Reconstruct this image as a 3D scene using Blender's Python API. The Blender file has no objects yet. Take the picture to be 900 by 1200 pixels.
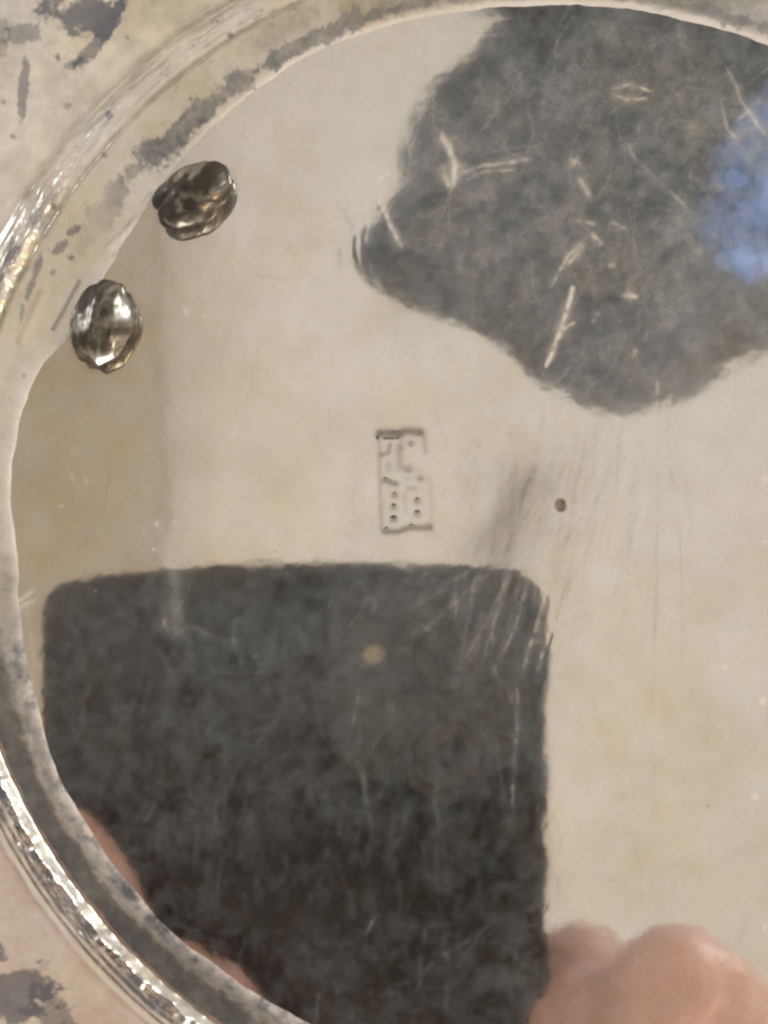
import bpy, bmesh, math
import numpy as np
from mathutils import Vector, Matrix

# ------------------------------------------------------------------ camera, world, lamps
MM = 0.001
H = 100.0                      # lens height above the plate, mm
FPX = 450 / math.tan(math.radians(15))
_v = np.array([526 - 450, -(771 - 600), -FPX]); _v /= np.linalg.norm(_v)
CX = np.array([math.sqrt(1 - _v[0] ** 2), 0, -_v[0]])
_y1 = -_v[0] * _v[1] / CX[0]
CY = np.array([_y1, math.sqrt(1 - _v[1] ** 2 - _y1 ** 2), -_v[1]])
CZ = np.cross(CX, CY)

sc = bpy.context.scene
col = sc.collection
cam = bpy.data.cameras.new('camera')
cam_o = bpy.data.objects.new('camera', cam)
col.objects.link(cam_o)
cam.sensor_fit = 'HORIZONTAL'
cam.sensor_width = 27
cam.lens = 13.5 / math.tan(math.radians(15))
cam.clip_start = 0.001
cam.clip_end = 50
cam.dof.use_dof = True
cam.dof.focus_distance = 0.126
cam.dof.aperture_fstop = 62
cam_o.matrix_world = Matrix(((CX[0], CY[0], CZ[0], 0), (CX[1], CY[1], CZ[1], 0), (CX[2], CY[2], CZ[2], H * MM), (0, 0, 0, 1)))
sc.camera = cam_o

world = bpy.data.worlds.new('World'); sc.world = world
world.use_nodes = True
bg = world.node_tree.nodes['Background']
bg.inputs[0].default_value = (1.0, 0.903, 0.825, 1)
bg.inputs[1].default_value = 0.66

def area(name, loc, target, size, power, color, size_y=None):
    l = bpy.data.lights.new(name, 'AREA')
    l.energy = power; l.color = color; l.size = size
    if size_y:
        l.shape = 'RECTANGLE'; l.size_y = size_y
    o = bpy.data.objects.new(name, l); col.objects.link(o)
    o.location = loc
    d = Vector(target) - Vector(loc)
    o.rotation_euler = d.to_track_quat('-Z', 'Y').to_euler()
    return o
area('side_light', (-1.5, 0.9, 1.0), (0, 0, 0.05), 0.7, 9, (0.86, 0.93, 1.0), 0.9)  # window at the left, read off the rim's glints
area('warm_lamp', (1.3, -0.7, 1.1), (0, 0, 0.05), 0.18, 6, (1.0, 0.72, 0.42))
area('side_light', (0.5, -1.5, 0.32), (0, 0, 0.08), 0.9, 18, (1.0, 0.95, 0.88), 0.5)  # low fill light added to brighten the hands, no known source
area('side_light', (1.4, 0.9, 0.9), (0, 0, 0.02), 0.45, 15, (0.95, 0.98, 1.0), 0.5)  # light added to put glints on the lower-left crest

sc.view_settings.view_transform = 'Standard'
sc.view_settings.look = 'None'
sc.view_settings.exposure = 0.0
sc.view_settings.gamma = 1
sc.cycles.max_bounces = 8
sc.cycles.use_denoising = True
sc.cycles.denoising_prefilter = 'ACCURATE'
sc.cycles.sample_clamp_indirect = 4

# ------------------------------------------------------------------ helpers
rng = np.random.RandomState(7)

def un(px, py, z=0.0):
    """a spot measured in the photograph, as a point at height z (mm)"""
    d = (px - 450) * CX - (py - 600) * CY - FPX * CZ
    t = (z - H) / d[2]
    return np.array([0, 0, H]) + t * d

def un_mirror(px, py, dist_z):
    """a spot seen reflected in the plate: point at height dist_z above it (mm)"""
    p = un(px, py, -dist_z)
    return np.array([p[0], p[1], dist_z])

def proj(x, y, z):
    q = np.stack([x, y, z - H], -1)
    a = q @ CX; b = q @ CY; c = -(q @ CZ)
    return 450 + FPX * a / c, 600 - FPX * b / c

def lattice(x, y, scale, seed):
    """smooth value noise in -1..1, x and y in mm"""
    r = np.random.RandomState(seed)
    T = r.uniform(-1, 1, (256, 256))
    u = x / scale + 1000.37; v = y / scale + 1000.71
    i = np.floor(u).astype(int); j = np.floor(v).astype(int)
    fu = u - i; fv = v - j
    fu = fu ** 3 * (fu * (fu * 6 - 15) + 10); fv = fv ** 3 * (fv * (fv * 6 - 15) + 10)
    i0 = i % 256; i1 = (i + 1) % 256; j0 = j % 256; j1 = (j + 1) % 256
    return (T[i0, j0] * (1 - fu) * (1 - fv) + T[i1, j0] * fu * (1 - fv) + T[i0, j1] * (1 - fu) * fv + T[i1, j1] * fu * fv)

def fbm(x, y, scale, seed, octs=4, gain=0.55):
    s = 0; a = 1.0; tot = 0
    for k in range(octs):
        ca, sa = math.cos(0.7 * k + seed), math.sin(0.7 * k + seed)
        s = s + a * lattice(x * ca - y * sa, x * sa + y * ca, scale / 2 ** k, seed * 13 + k)
        tot += a; a *= gain
    return s / tot * 1.6

def sstep(a, b, x):
    t = np.clip((x - a) / (b - a), 0, 1)
    return t * t * (3 - 2 * t)

def seg_field(X, Y, pts, w, taper=True):
    """0..1 soft line along pts (mm) of half width w (mm)"""
    out = np.zeros_like(X)
    pts = np.array(pts)
    L = np.r_[0, np.cumsum(np.hypot(*np.diff(pts, axis=0).T))]
    for k in range(len(pts) - 1):
        p, q = pts[k], pts[k + 1]
        lo = np.minimum(p, q) - 3 * w; hi = np.maximum(p, q) + 3 * w
        m = (X > lo[0]) & (X < hi[0]) & (Y > lo[1]) & (Y < hi[1])
        if not m.any():
            continue
        x = X[m]; y = Y[m]
        d = q - p; n2 = (d ** 2).sum() + 1e-12
        t = np.clip(((x - p[0]) * d[0] + (y - p[1]) * d[1]) / n2, 0, 1)
        r = np.hypot(x - p[0] - t * d[0], y - p[1] - t * d[1])
        v = np.exp(-(r / w) ** 2)
        if taper:
            g = (L[k] + t * (L[k + 1] - L[k])) / L[-1]
            v = v * np.clip(np.minimum(g, 1 - g) * 5 + 0.15, 0, 1)
        out[m] = np.maximum(out[m], v)
    return out

def blob(X, Y, px, py, rx, ry=None, ang=0, soft=0.5):
    """soft ellipse, photograph measures"""
    c = un(px, py); s = 100 * 1.013 / FPX
    ry = ry or rx
    a = math.radians(ang)
    dx = X - c[0]; dy = Y - c[1]
    u = (dx * math.cos(a) + dy * math.sin(a)) / (rx * s); v = (-dx * math.sin(a) + dy * math.cos(a)) / (ry * s)
    return 1 - sstep(1 - soft, 1 + soft, np.hypot(u, v))

def new_obj(name, me, mat=None, parent=None, smooth=True):
    o = bpy.data.objects.new(name, me)
    col.objects.link(o)
    if mat: me.materials.append(mat)
    if smooth: me.polygons.foreach_set('use_smooth', np.ones(len(me.polygons), bool))
    if parent:
        o.parent = parent
        if 'person' in (parent.name, parent.parent.name if parent.parent else ''):
            o.location = -parent.location       # its vertices are given in world measures
    return o

def mesh_np(name, V, F):
    """V in mm, F (n,4) or (n,3) ints"""
    me = bpy.data.meshes.new(name)
    V = np.asarray(V, dtype=np.float64) * MM
    F = np.asarray(F, dtype=np.int32); k = F.shape[1]
    me.vertices.add(len(V)); me.vertices.foreach_set('co', V.astype(np.float32).ravel())
    me.loops.add(F.size); me.loops.foreach_set('vertex_index', F.ravel())
    me.polygons.add(len(F))
    me.polygons.foreach_set('loop_start', np.arange(0, F.size, k, dtype=np.int32))
    me.update(calc_edges=True)
    return me

def attr(me, name, arr):
    a = me.attributes.new(name, 'FLOAT', 'POINT')
    a.data.foreach_set('value', np.asarray(arr, dtype=np.float32).ravel())

def grid_faces(n, m, closed=False):
    i = np.arange(n - 1)[:, None]
    j = np.arange(m if closed else m - 1)[None, :]
    a = i * m + j; b = i * m + (j + 1) % m; c = (i + 1) * m + (j + 1) % m; d = (i + 1) * m + j
    return np.stack([a, b, c, d], -1).reshape(-1, 4)

def bm_obj(name, bm, mat, parent=None, smooth=True):
    me = bpy.data.meshes.new(name)
    bm.normal_update(); bm.to_mesh(me); bm.free()
    return new_obj(name, me, mat, parent, smooth)

def thing(name, loc, label, cat):
    o = bpy.data.objects.new(name, None); col.objects.link(o)
    o.empty_display_size = 0.01
    o.location = loc; o['label'] = label; o['category'] = cat
    return o

# ------------------------------------------------------------------ materials
def new_mat(name):
    m = bpy.data.materials.new(name); m.use_nodes = True
    nt = m.node_tree; nt.nodes.clear()
    out = nt.nodes.new('ShaderNodeOutputMaterial')
    return m, nt, out

def N(nt, t, **kw):
    n = nt.nodes.new(t)
    for k, v in kw.items(): setattr(n, k, v)
    return n

def simple(name, colr, rough=0.5, metal=0.0, noise=0.0, scale=50.0, bump=0.0, bscale=200.0, coat=0.0, sub=0.0, dark=None):
    m, nt, out = new_mat(name)
    p = N(nt, 'ShaderNodeBsdfPrincipled')
    p.inputs['Roughness'].default_value = rough
    p.inputs['Metallic'].default_value = metal
    p.inputs['Coat Weight'].default_value = coat
    if sub:
        p.inputs['Subsurface Weight'].default_value = sub
        p.inputs['Subsurface Scale'].default_value = 0.004
    tc = N(nt, 'ShaderNodeTexCoord')
    nz = N(nt, 'ShaderNodeTexNoise'); nz.inputs['Scale'].default_value = scale; nz.inputs['Detail'].default_value = 5
    nt.links.new(tc.outputs['Object'], nz.inputs['Vector'])
    mx = N(nt, 'ShaderNodeMix', data_type='RGBA')
    mx.inputs['A'].default_value = (*colr, 1)
    dk = dark or tuple(c * (1 - noise) for c in colr)
    mx.inputs['B'].default_value = (*dk, 1)
    rp = N(nt, 'ShaderNodeMapRange'); rp.inputs['From Min'].default_value = 0.35; rp.inputs['From Max'].default_value = 0.65
    nt.links.new(nz.outputs['Fac'], rp.inputs['Value'])
    nt.links.new(rp.outputs[0], mx.inputs['Factor'])
    nt.links.new(mx.outputs['Result'], p.inputs['Base Color'])
    if bump:
        nb = N(nt, 'ShaderNodeTexNoise'); nb.inputs['Scale'].default_value = bscale; nb.inputs['Detail'].default_value = 4
        nt.links.new(tc.outputs['Object'], nb.inputs['Vector'])
        b = N(nt, 'ShaderNodeBump'); b.inputs['Strength'].default_value = 1; b.inputs['Distance'].default_value = bump
        nt.links.new(nb.outputs['Fac'], b.inputs['Height'])
        nt.links.new(b.outputs[0], p.inputs['Normal'])
    nt.links.new(p.outputs[0], out.inputs[0])
    return m

def silver(name, rough, bump_um, bscale, ox=((0.11, 0.125, 0.155, 1), (0.27, 0.26, 0.24, 1)), film=(0.71, 0.86, 1.0, 1)):
    """worn plated silver: point attributes haze (fine scratching, reflection tone), tarnish (oxide, painted dark reflections), warm (thin yellow film)"""
    m, nt, out = new_mat(name)
    L = nt.links.new
    tc = N(nt, 'ShaderNodeTexCoord')
    def at(n):
        a = N(nt, 'ShaderNodeAttribute'); a.attribute_name = n; return a.outputs['Fac']
    cm = N(nt, 'ShaderNodeMix', data_type='RGBA')
    cm.inputs['A'].default_value = (0.93, 0.89, 0.825, 1)
    cm.inputs['B'].default_value = (0.84, 0.735, 0.53, 1)
    L(at('warm'), cm.inputs['Factor'])
    nb = N(nt, 'ShaderNodeTexNoise'); nb.inputs['Scale'].default_value = bscale; nb.inputs['Detail'].default_value = 3
    L(tc.outputs['Object'], nb.inputs['Vector'])
    b = N(nt, 'ShaderNodeBump'); b.inputs['Strength'].default_value = 1; b.inputs['Distance'].default_value = bump_um * 1e-6
    L(nb.outputs['Fac'], b.inputs['Height'])
    sharp = N(nt, 'ShaderNodeBsdfPrincipled'); sharp.inputs['Metallic'].default_value = 1; sharp.inputs['Roughness'].default_value = rough
    L(cm.outputs['Result'], sharp.inputs['Base Color']); L(b.outputs[0], sharp.inputs['Normal'])
    soft = N(nt, 'ShaderNodeBsdfPrincipled'); soft.inputs['Metallic'].default_value = 0.75; soft.inputs['Roughness'].default_value = 0.55
    sm = N(nt, 'ShaderNodeMix', data_type='RGBA', blend_type='MULTIPLY'); sm.inputs['Factor'].default_value = 1
    sm.inputs['B'].default_value = film
    fr = N(nt, 'ShaderNodeMapRange'); fr.inputs['From Min'].default_value = 0.16; fr.inputs['From Max'].default_value = 0.42
    fr.inputs['To Min'].default_value = 1.0; fr.inputs['To Max'].default_value = 0.0
    L(at('haze'), fr.inputs['Value']); L(fr.outputs[0], sm.inputs['Factor'])
    L(cm.outputs['Result'], sm.inputs['A']); L(sm.outputs['Result'], soft.inputs['Base Color']); L(b.outputs[0], soft.inputs['Normal'])
    m1 = N(nt, 'ShaderNodeMixShader'); L(at('haze'), m1.inputs[0]); L(sharp.outputs[0], m1.inputs[1]); L(soft.outputs[0], m1.inputs[2])
    tn = N(nt, 'ShaderNodeBsdfPrincipled'); tn.inputs['Metallic'].default_value = 0.5; tn.inputs['Roughness'].default_value = 0.45
    tcn = N(nt, 'ShaderNodeTexNoise'); tcn.inputs['Scale'].default_value = 900; tcn.inputs['Detail'].default_value = 4
    L(tc.outputs['Object'], tcn.inputs['Vector'])
    tm = N(nt, 'ShaderNodeMix', data_type='RGBA')
    tm.inputs['A'].default_value = ox[0]; tm.inputs['B'].default_value = ox[1]
    L(tcn.outputs['Fac'], tm.inputs['Factor']); L(tm.outputs['Result'], tn.inputs['Base Color']); L(b.outputs[0], tn.inputs['Normal'])
    m2 = N(nt, 'ShaderNodeMixShader'); L(at('tarnish'), m2.inputs[0]); L(m1.outputs[0], m2.inputs[1]); L(tn.outputs[0], m2.inputs[2])
    L(m2.outputs[0], out.inputs[0])
    return m

M_well = silver('worn_mirror_silver', 0.045, 0.25, 2500, ((0.13, 0.115, 0.11, 1), (0.30, 0.255, 0.21, 1)))
M_rim = silver('worn_rim_silver', 0.22, 1.2, 1500, ((0.09, 0.11, 0.155, 1), (0.24, 0.24, 0.235, 1)), (0.90, 0.97, 0.86, 1))
M_bead = silver('oxidised_bead_silver', 0.28, 3.0, 1200, ((0.012, 0.015, 0.014, 1), (0.10, 0.08, 0.055, 1)))
M_table = simple('pale_bounce_table', (0.78, 0.73, 0.66), 0.8, noise=0.1, scale=12)  # unseen table, made pale to bounce light up onto the hands
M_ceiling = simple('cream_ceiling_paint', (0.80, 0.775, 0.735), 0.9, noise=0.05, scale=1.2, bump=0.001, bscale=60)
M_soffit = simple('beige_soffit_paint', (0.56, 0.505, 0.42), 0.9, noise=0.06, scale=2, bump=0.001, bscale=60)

# ------------------------------------------------------------------ the setting
def box_bm(bm, x0, x1, y0, y1, z0, z1, bevel=0):
    vs = [bm.verts.new((x, y, z)) for x in (x0, x1) for y in (y0, y1) for z in (z0, z1)]
    for f in ((0, 1, 3, 2), (4, 6, 7, 5), (0, 4, 5, 1), (2, 3, 7, 6), (0, 2, 6, 4), (1, 5, 7, 3)):
        bm.faces.new([vs[i] for i in f])
bm = bmesh.new(); box_bm(bm, -0.7, 0.7, -0.5, 0.5, -0.032, -0.0035)
o = bm_obj('table_top', bm, M_table, smooth=False); o['kind'] = 'structure'
bm = bmesh.new(); box_bm(bm, -2.6, 2.6, -2.6, 2.6, 2.3, 2.4)
o = bm_obj('ceiling', bm, M_ceiling, smooth=False); o['kind'] = 'structure'
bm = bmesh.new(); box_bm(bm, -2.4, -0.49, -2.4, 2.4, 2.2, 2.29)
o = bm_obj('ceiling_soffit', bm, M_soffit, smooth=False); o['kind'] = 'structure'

# ------------------------------------------------------------------ the dish
dish = thing('silver_dish', (0, 0, 0), 'round tarnished silver dish with scratched mirror base, small stamped mark and raised rim', 'dish')
C0 = np.array([7.1, 9.05]); R0 = 38.15        # base edge
C1 = np.array([6.85, 10.0]); R1 = 42.0        # crest of the rim

# --- base plate: fine tensor grid where the marks are, coarse outside
def axis(lo, hi, flo, fhi, fine):
    a = np.arange(flo, fhi, fine)
    l = flo - np.cumsum(fine * 1.25 ** np.arange(1, 40)); l = l[l > lo]
    r = a[-1] + np.cumsum(fine * 1.25 ** np.arange(1, 40)); r = r[r < hi]
    def cap(s):      # keep outer cells below 1.5 mm
        return s
    return np.r_[l[::-1], a, r]
cs = [un(*p) for p in ((-20, -20), (920, -20), (-20, 1220), (920, 1220))]
fx0, fx1 = min(p[0] for p in cs), max(p[0] for p in cs)
fy0, fy1 = min(p[1] for p in cs), max(p[1] for p in cs)
gx = axis(C0[0] - 39.5, C0[0] + 39.5, fx0, fx1, 0.085)
gy = axis(C0[1] - 39.5, C0[1] + 39.5, fy0, fy1, 0.085)
X, Y = np.meshgrid(gx, gy, indexing='ij')
Z = np.zeros_like(X)

XW = X + 0.06 * lattice(X, Y, 0.9, 7) + 0.03 * lattice(X, Y, 0.3, 8)
YW = Y + 0.06 * lattice(X, Y, 1.0, 9) + 0.03 * lattice(X, Y, 0.35, 10)
BRK = np.clip(0.75 + 0.9 * lattice(X, Y, 0.45, 19) + 0.5 * lattice(X, Y, 1.6, 20), 0.1, 1.5)

def P(*pts): return [un(*p)[:2] for p in pts]
PXMM = 100 * 1.013 / FPX          # mm on the plate per photograph pixel

# gentle unevenness of the beaten, polished base (microns of height)
Z += 0.0038 * lattice(X, Y, 5.2, 3) + 0.0015 * lattice(X, Y, 2.1, 4) + 0.00060 * lattice(X, Y, 0.9, 5)
Z += 0.00028 * lattice(X, Y, 0.5, 6)
# slight dome that bows straight reflections
Z -= 0.000042 * ((X + 22) ** 2 + (Y + 14) ** 2) * 0.35

y0_ = un(380, 662)[1]; x0_ = un(380, 662)[0]
Z -= 3.4e-5 * (X - x0_) ** 2 * (Y - y0_) * np.exp(-((Y - y0_) / 5.5) ** 2)

haze = 0.092 + 0.055 * fbm(X, Y, 1.6, 11, 5, 0.75) + 0.03 * fbm(X, Y, 9, 12, 3)
mott = fbm(X, Y, 0.8, 21, 3, 0.75)
haze += 0.038 * np.clip(mott, -0.8, 1.5)
# haze painted in to lighten the reflected head and phone top, darken phone's bottom
haze += blob(X, Y, 740, 230, 330, 250, soft=0.5) * (0.13 + 0.06 * fbm(X, Y, 1.1, 23, 4, 0.8) + 0.05 * fbm(X, Y, 4, 24, 3))
haze += 0.055 * blob(X, Y, 520, 700, 260, 140, ang=30, soft=0.8)
haze -= 0.045 * blob(X, Y, 300, 1080, 260, 200, soft=0.8)
warm = 0.20 + 0.27 * fbm(X, Y, 5.0, 31, 5, 0.65) + 0.16 * fbm(X, Y, 1.7, 32, 3)
warm += 0.20 * blob(X, Y, 760, 900, 260, 260, soft=0.8) + 0.25 * blob(X, Y, 60, 560, 160, 260, soft=0.9)
warm -= 0.25 * blob(X, Y, 880, 560, 120, 260, soft=0.8) + 0.2 * blob(X, Y, 350, 150, 260, 140, soft=0.8)
tarn = 0.05 + 0.075 * np.clip(fbm(X, Y, 4.0, 41, 6, 0.70), -0.55, 1)
tarn += 0.17 * blob(X, Y, 30, 480, 170, 260, soft=0.95)      # darkens the left edge in place of a darker reflected wall
tarn += 0.05 * blob(X, Y, 40, 260, 200, 200, soft=0.95)

def scratch(pts, w, hz=0.0, tn=0.0, depth=0.0, wm=0.0, taper=True):
    global haze, tarn, Z, warm
    s = seg_field(X, Y, P(*pts), w * 0.72 * PXMM, taper) if w > 7.5 else seg_field(XW, YW, P(*pts), w * 0.60 * PXMM, taper) * BRK
    s += 0.35 * seg_field(XW, YW, P(*pts), w * 1.7 * PXMM, True)
    if hz: haze += 0.88 * hz * s
    if tn: tarn += tn * s
    if wm: warm += wm * s
    if depth: Z -= 0.6 * depth * s

# strongest scratches and rubs on the base, plus highlights painted for the reflected head
scratch([(640, 427), (650, 405), (657, 385), (665, 362), (671, 338)], 4.0, 0.75, depth=0.004, taper=False)
scratch([(658, 386), (668, 381), (675, 376)], 2.6, 0.4, depth=0.002)
scratch([(645, 338), (655, 318), (667, 298), (684, 286)], 3.0, 0.38, depth=0.002)
scratch([(664, 312), (676, 298), (686, 288)], 3.4, 0.35)
scratch([(512, 150), (527, 172), (534, 195), (531, 220)], 6.5, 0.42, depth=0.002)
scratch([(518, 190), (521, 205), (527, 222)], 5.0, 0.32)
scratch([(540, 203), (560, 196), (590, 190), (625, 186)], 3.2, 0.28, depth=0.0015)
scratch([(545, 210), (575, 200), (605, 198)], 2.2, 0.22)
scratch([(436, 222), (448, 245), (460, 268), (472, 290)], 4.2, 0.50, depth=0.003)
scratch([(440, 215), (450, 205), (458, 200)], 3.5, 0.5)
scratch([(670, 188), (676, 192)], 5.0, 0.8, taper=False)  # bright spot of the reflected head, painted as a mark
scratch([(676, 205), (688, 222), (694, 240)], 4.5, 0.28)
scratch([(692, 272), (700, 280), (705, 290)], 4.5, 0.35)
scratch([(676, 258), (700, 262)], 4, 0.22); scratch([(712, 258), (736, 268)], 4, 0.22)
scratch([(712, 310), (722, 312)], 4, 0.22); scratch([(730, 344), (744, 347)], 5.0, 0.5, taper=False)
scratch([(716, 104), (740, 99), (764, 107)], 2.6, 0.42, wm=0.3); scratch([(714, 110), (738, 118), (762, 114)], 2.6, 0.38, wm=0.3)  # pinkish lens-shaped highlight of the reflected head, painted on
scratch([(734, 165), (745, 190), (765, 205), (790, 228), (812, 250)], 4.0, 0.16)
scratch([(740, 420), (746, 408)], 3.6, 0.25); scratch([(692, 380), (704, 366)], 4.5, 0.16)
scratch([(846, 70), (858, 90), (870, 118), (888, 146), (905, 168)], 2.4, 0.22)
scratch([(862, 140), (878, 130), (893, 155)], 3.0, 0.2); scratch([(846, 118), (852, 150), (870, 165)], 3.0, 0.16)
scratch([(770, 445), (771, 465)], 3.0, 0.3, depth=0.001)
# fan of strokes over the phone's reflection
for pts, w, hz, tn, dp in (
    ([(672, 520), (655, 560), (630, 640), (604, 735), (576, 792)], 3.2, 0.17, 0.05, 0.0018),
    ([(700, 560), (664, 620), (640, 700), (622, 755), (610, 798)], 4.6, 0.24, 0.03, 0.0015),
    ([(676, 640), (655, 700), (644, 740), (627, 795)], 3.6, 0.20, 0.03, 0.001),
    ([(664, 680), (650, 730), (636, 770), (632, 800)], 2.4, 0.14, 0.08, 0.0015),
    ([(640, 570), (612, 610), (594, 640), (585, 664)], 2.6, 0.06, 0.05, 0.0004),
    ([(625, 565), (600, 600), (570, 655)], 9.5, 0.02, 0.10, 0.0),
    ([(612, 556), (590, 600), (560, 640), (540, 660)], 12.0, 0.0, 0.13, 0.0),
    ([(634, 535), (606, 600), (574, 690)], 38.0, 0.0, 0.24, 0.0),
    ([(600, 665), (575, 720), (540, 780)], 4.5, 0.10, 0.0, 0.001),
    ([(585, 660), (540, 700), (500, 735), (470, 750)], 5.0, 0.09, 0.0, 0.001),
    ([(560, 660), (520, 690), (470, 720)], 4.0, 0.07, 0.0, 0.001),
    ([(540, 560), (520, 610), (498, 650)], 3.0, 0.05, 0.05, 0.0008),
    ([(535, 545), (525, 572), (512, 606)], 3.0, 0.12, -0.02, 0.002),
    ([(560, 520), (545, 570), (530, 620)], 3.0, 0.04, 0.05, 0.0008),
    ([(600, 500), (575, 560), (556, 620)], 4.0, 0.04, 0.04, 0.001),
    ([(720, 540), (696, 600), (690, 650), (660, 690)], 6.0, 0.03, 0.06, 0.001),
    ([(606, 795), (606, 850), (602, 905), (599, 960)], 2.6, 0.22, 0.0, 0.0015),
    ([(424, 900), (430, 935), (436, 975)], 4.0, 0.10, 0.0, 0.0008),
    ([(424, 840), (418, 890), (432, 960)], 3.0, 0.05, 0.0, 0.0),
):
    scratch(pts, w, hz, tn, dp)
# vertical rubs on the right
for x0, y0, x1, y1, w, tn, hz in ((772, 455, 768, 780, 2.4, .07, .05), (780, 460, 792, 650, 3.2, .08, .06), (768, 620, 766, 785, 2.2, .09, .02),
                                  (785, 560, 792, 660, 2.2, -.02, .16), (796, 590, 800, 790, 2.4, .08, .02), (775, 630, 772, 665, 4, -.02, .14),
                                  (788, 450, 796, 560, 7, .07, .0), (806, 560, 812, 700, 6, .05, .0), (760, 560, 762, 720, 5, .03, .0)):
    scratch([(x0, y0), ((x0 + x1) / 2 + 1, (y0 + y1) / 2), (x1, y1)], w, hz, tn, 0.0012)
# curved pale strokes left of the head's reflection
for pts, w, tn, hz in (([(392, 232), (405, 250), (416, 275), (420, 312)], 4.5, .10, .05), ([(397, 280), (400, 305), (400, 322)], 4.5, .09, .04),
                       ([(372, 322), (378, 335)], 4.5, .08, 0), ([(356, 316), (344, 340), (340, 356)], 4.0, .08, 0), ([(330, 342), (328, 362)], 4.0, .06, 0),
                       ([(380, 270), (386, 300), (392, 320)], 3.5, -.02, .12), ([(424, 230), (430, 262), (428, 290)], 4, -.02, .12)):
    scratch(pts, w, hz, tn, 0.0015)
# wrinkle where the solder has dragged, left edge
scratch([(12, 712), (26, 702), (42, 690)], 2.6, 0.6, -0.3, 0.004); scratch([(16, 720), (30, 708), (46, 702)], 2.0, 0.5, -0.3, 0.003)
scratch([(30, 690), (34, 730), (40, 780), (36, 830)], 3.5, 0.25)  # pale line painted for the ceiling reflected left of the phone
# vertical pale rub with a cool sheen, left
scratch([(205, 640), (206, 700), (208, 760)], 13.0, 0.16); scratch([(192, 690), (194, 745)], 5.0, 0.12)
scratch([(170, 560), (172, 640)], 3, 0.05, -0.05)
# a great many hairline scratches at random
for k in range(560):
    px, py = rng.uniform(-10, 910), rng.uniform(0, 1210)
    a = rng.choice([rng.normal(70, 14), rng.normal(95, 8), rng.uniform(0, 180)], p=[0.5, 0.2, 0.3])
    ln = rng.uniform(12, 90); a = math.radians(a)
    bend = rng.uniform(-0.12, 0.12) * ln
    q0 = (px, py); q2 = (px + ln * math.cos(a), py - ln * math.sin(a))
    q1 = ((q0[0] + q2[0]) / 2 + bend * math.sin(a), (q0[1] + q2[1]) / 2 + bend * math.cos(a))
    scratch([q0, q1, q2], rng.uniform(1.2, 2.4), rng.uniform(0.01, 0.09), rng.uniform(-0.02, 0.06), 0.0003)
for k in range(210):      # fine brushed arcs fanning down from the pit
    x0, y0 = rng.uniform(560, 760), rng.uniform(470, 620)
    t = (x0 - 560) / 200; dx = -rng.uniform(40, 95) * (1 - 0.35 * t); ln = rng.uniform(70, 230)
    k_ = rng.uniform(0.4, 1.0)
    pts = [(x0, y0), (x0 + dx * 0.35 * k_, y0 + ln * 0.4), (x0 + dx * 0.8 * k_, y0 + ln * 0.8), (x0 + dx * k_, y0 + ln)]
    scratch(pts, rng.uniform(1.2, 3.5), rng.uniform(0.0, 0.07), rng.uniform(-0.015, 0.06), rng.uniform(0, 0.0006))
# specks and small nicks
for k in range(260):
    px, py = rng.uniform(-10, 910), rng.uniform(0, 1210)
    r = rng.uniform(1.0, 2.6)
    scratch([(px, py), (px + rng.uniform(-2, 2), py + rng.uniform(-2, 2))], r, rng.choice([0.0, 0.12]), rng.choice([0.10, 0.0, 0.05]), taper=False)
for px, py, r, hz in ((218, 366, 6, .3), (240, 370, 3, .3), (85, 560, 5, .2), (100, 563, 5, .25), (92, 573, 4, .2), (72, 594, 3, .3), (183, 615, 5, .3), (180, 645, 4, .35),
                      (205, 613, 4, .3), (850, 782, 5, .6), (895, 822, 5, .8), (884, 935, 4.5, .8), (884, 910, 4, .5), (882, 950, 3, .4), (897, 635, 5, .6), (436, 765, 0, 0), (897, 1088, 4, .5), (898, 562, 5, .3)):
    if r: scratch([(px, py - r * .4), (px, py + r * .4)], r, hz, -0.1, taper=False)
for px, py, r in ((655, 793, 3), (337, 176, 3), (830, 944, 3), (858, 935, 2.4), (148, 250, 0), (640, 700, 0)):
    if r: scratch([(px, py), (px + 1, py + 1)], r, 0, 0.35, 0.002, taper=False)

# grime caught round the two rivets
tarn += (0.30 + 0.25 * fbm(X, Y, 0.6, 44, 3)) * (blob(X, Y, 231, 234, 50, 36, ang=35, soft=0.22) + blob(X, Y, 123, 384, 38, 52, ang=-10, soft=0.22))

# the drilled pit
pc = un(657, 592)
d = np.hypot((X - pc[0]) * 0.95 + (Y - pc[1]) * 0.3, (Y - pc[1]) * 0.8 - (X - pc[0]) * 0.25) / PXMM
Z -= 0.06 * (1 - sstep(1.0, 7.0, d)); Z += 0.004 * np.exp(-((d - 13) / 4.0) ** 2)
tarn += 1.6 * (1 - sstep(3.5, 8, d))

# --- stamped mark: sunken frame, raised fields, punched dots and strokes
def stroke(pts, w, depth, tn=0.0, taper=False):
    global Z, tarn
    depth *= 0.60; tn *= 1.9; w *= 1.15
    s = seg_field(X, Y, P(*pts), w * PXMM, taper)
    Z -= depth * s
    tarn += tn * s
c1 = [(443, 506), (494, 505), (504, 618), (449, 624)]
A = np.array(P(*c1))
inside = np.ones_like(X) * 1e9
for k in range(4):
    p, q = A[k], A[(k + 1) % 4]; e = (q - p) / np.hypot(*(q - p))
    inside = np.minimum(inside, -((X - p[0]) * -e[1] + (Y - p[1]) * e[0]))
Z -= 0.013 * sstep(-0.18, 0.22, inside)
haze += 0.05 * sstep(-0.1, 0.3, inside)
stroke([(445, 507), (468, 508), (474, 505), (492, 506)], 4.4, 0.034, 0.40)
stroke([(444, 511), (445, 560), (447, 620)], 2.6, 0.022, 0.17)
stroke([(496, 509), (499, 530)], 3.0, 0.018, 0.16)
stroke([(451, 623), (466, 623), (480, 618.5), (504, 618.5)], 3.4, 0.014, 0.36)
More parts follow.
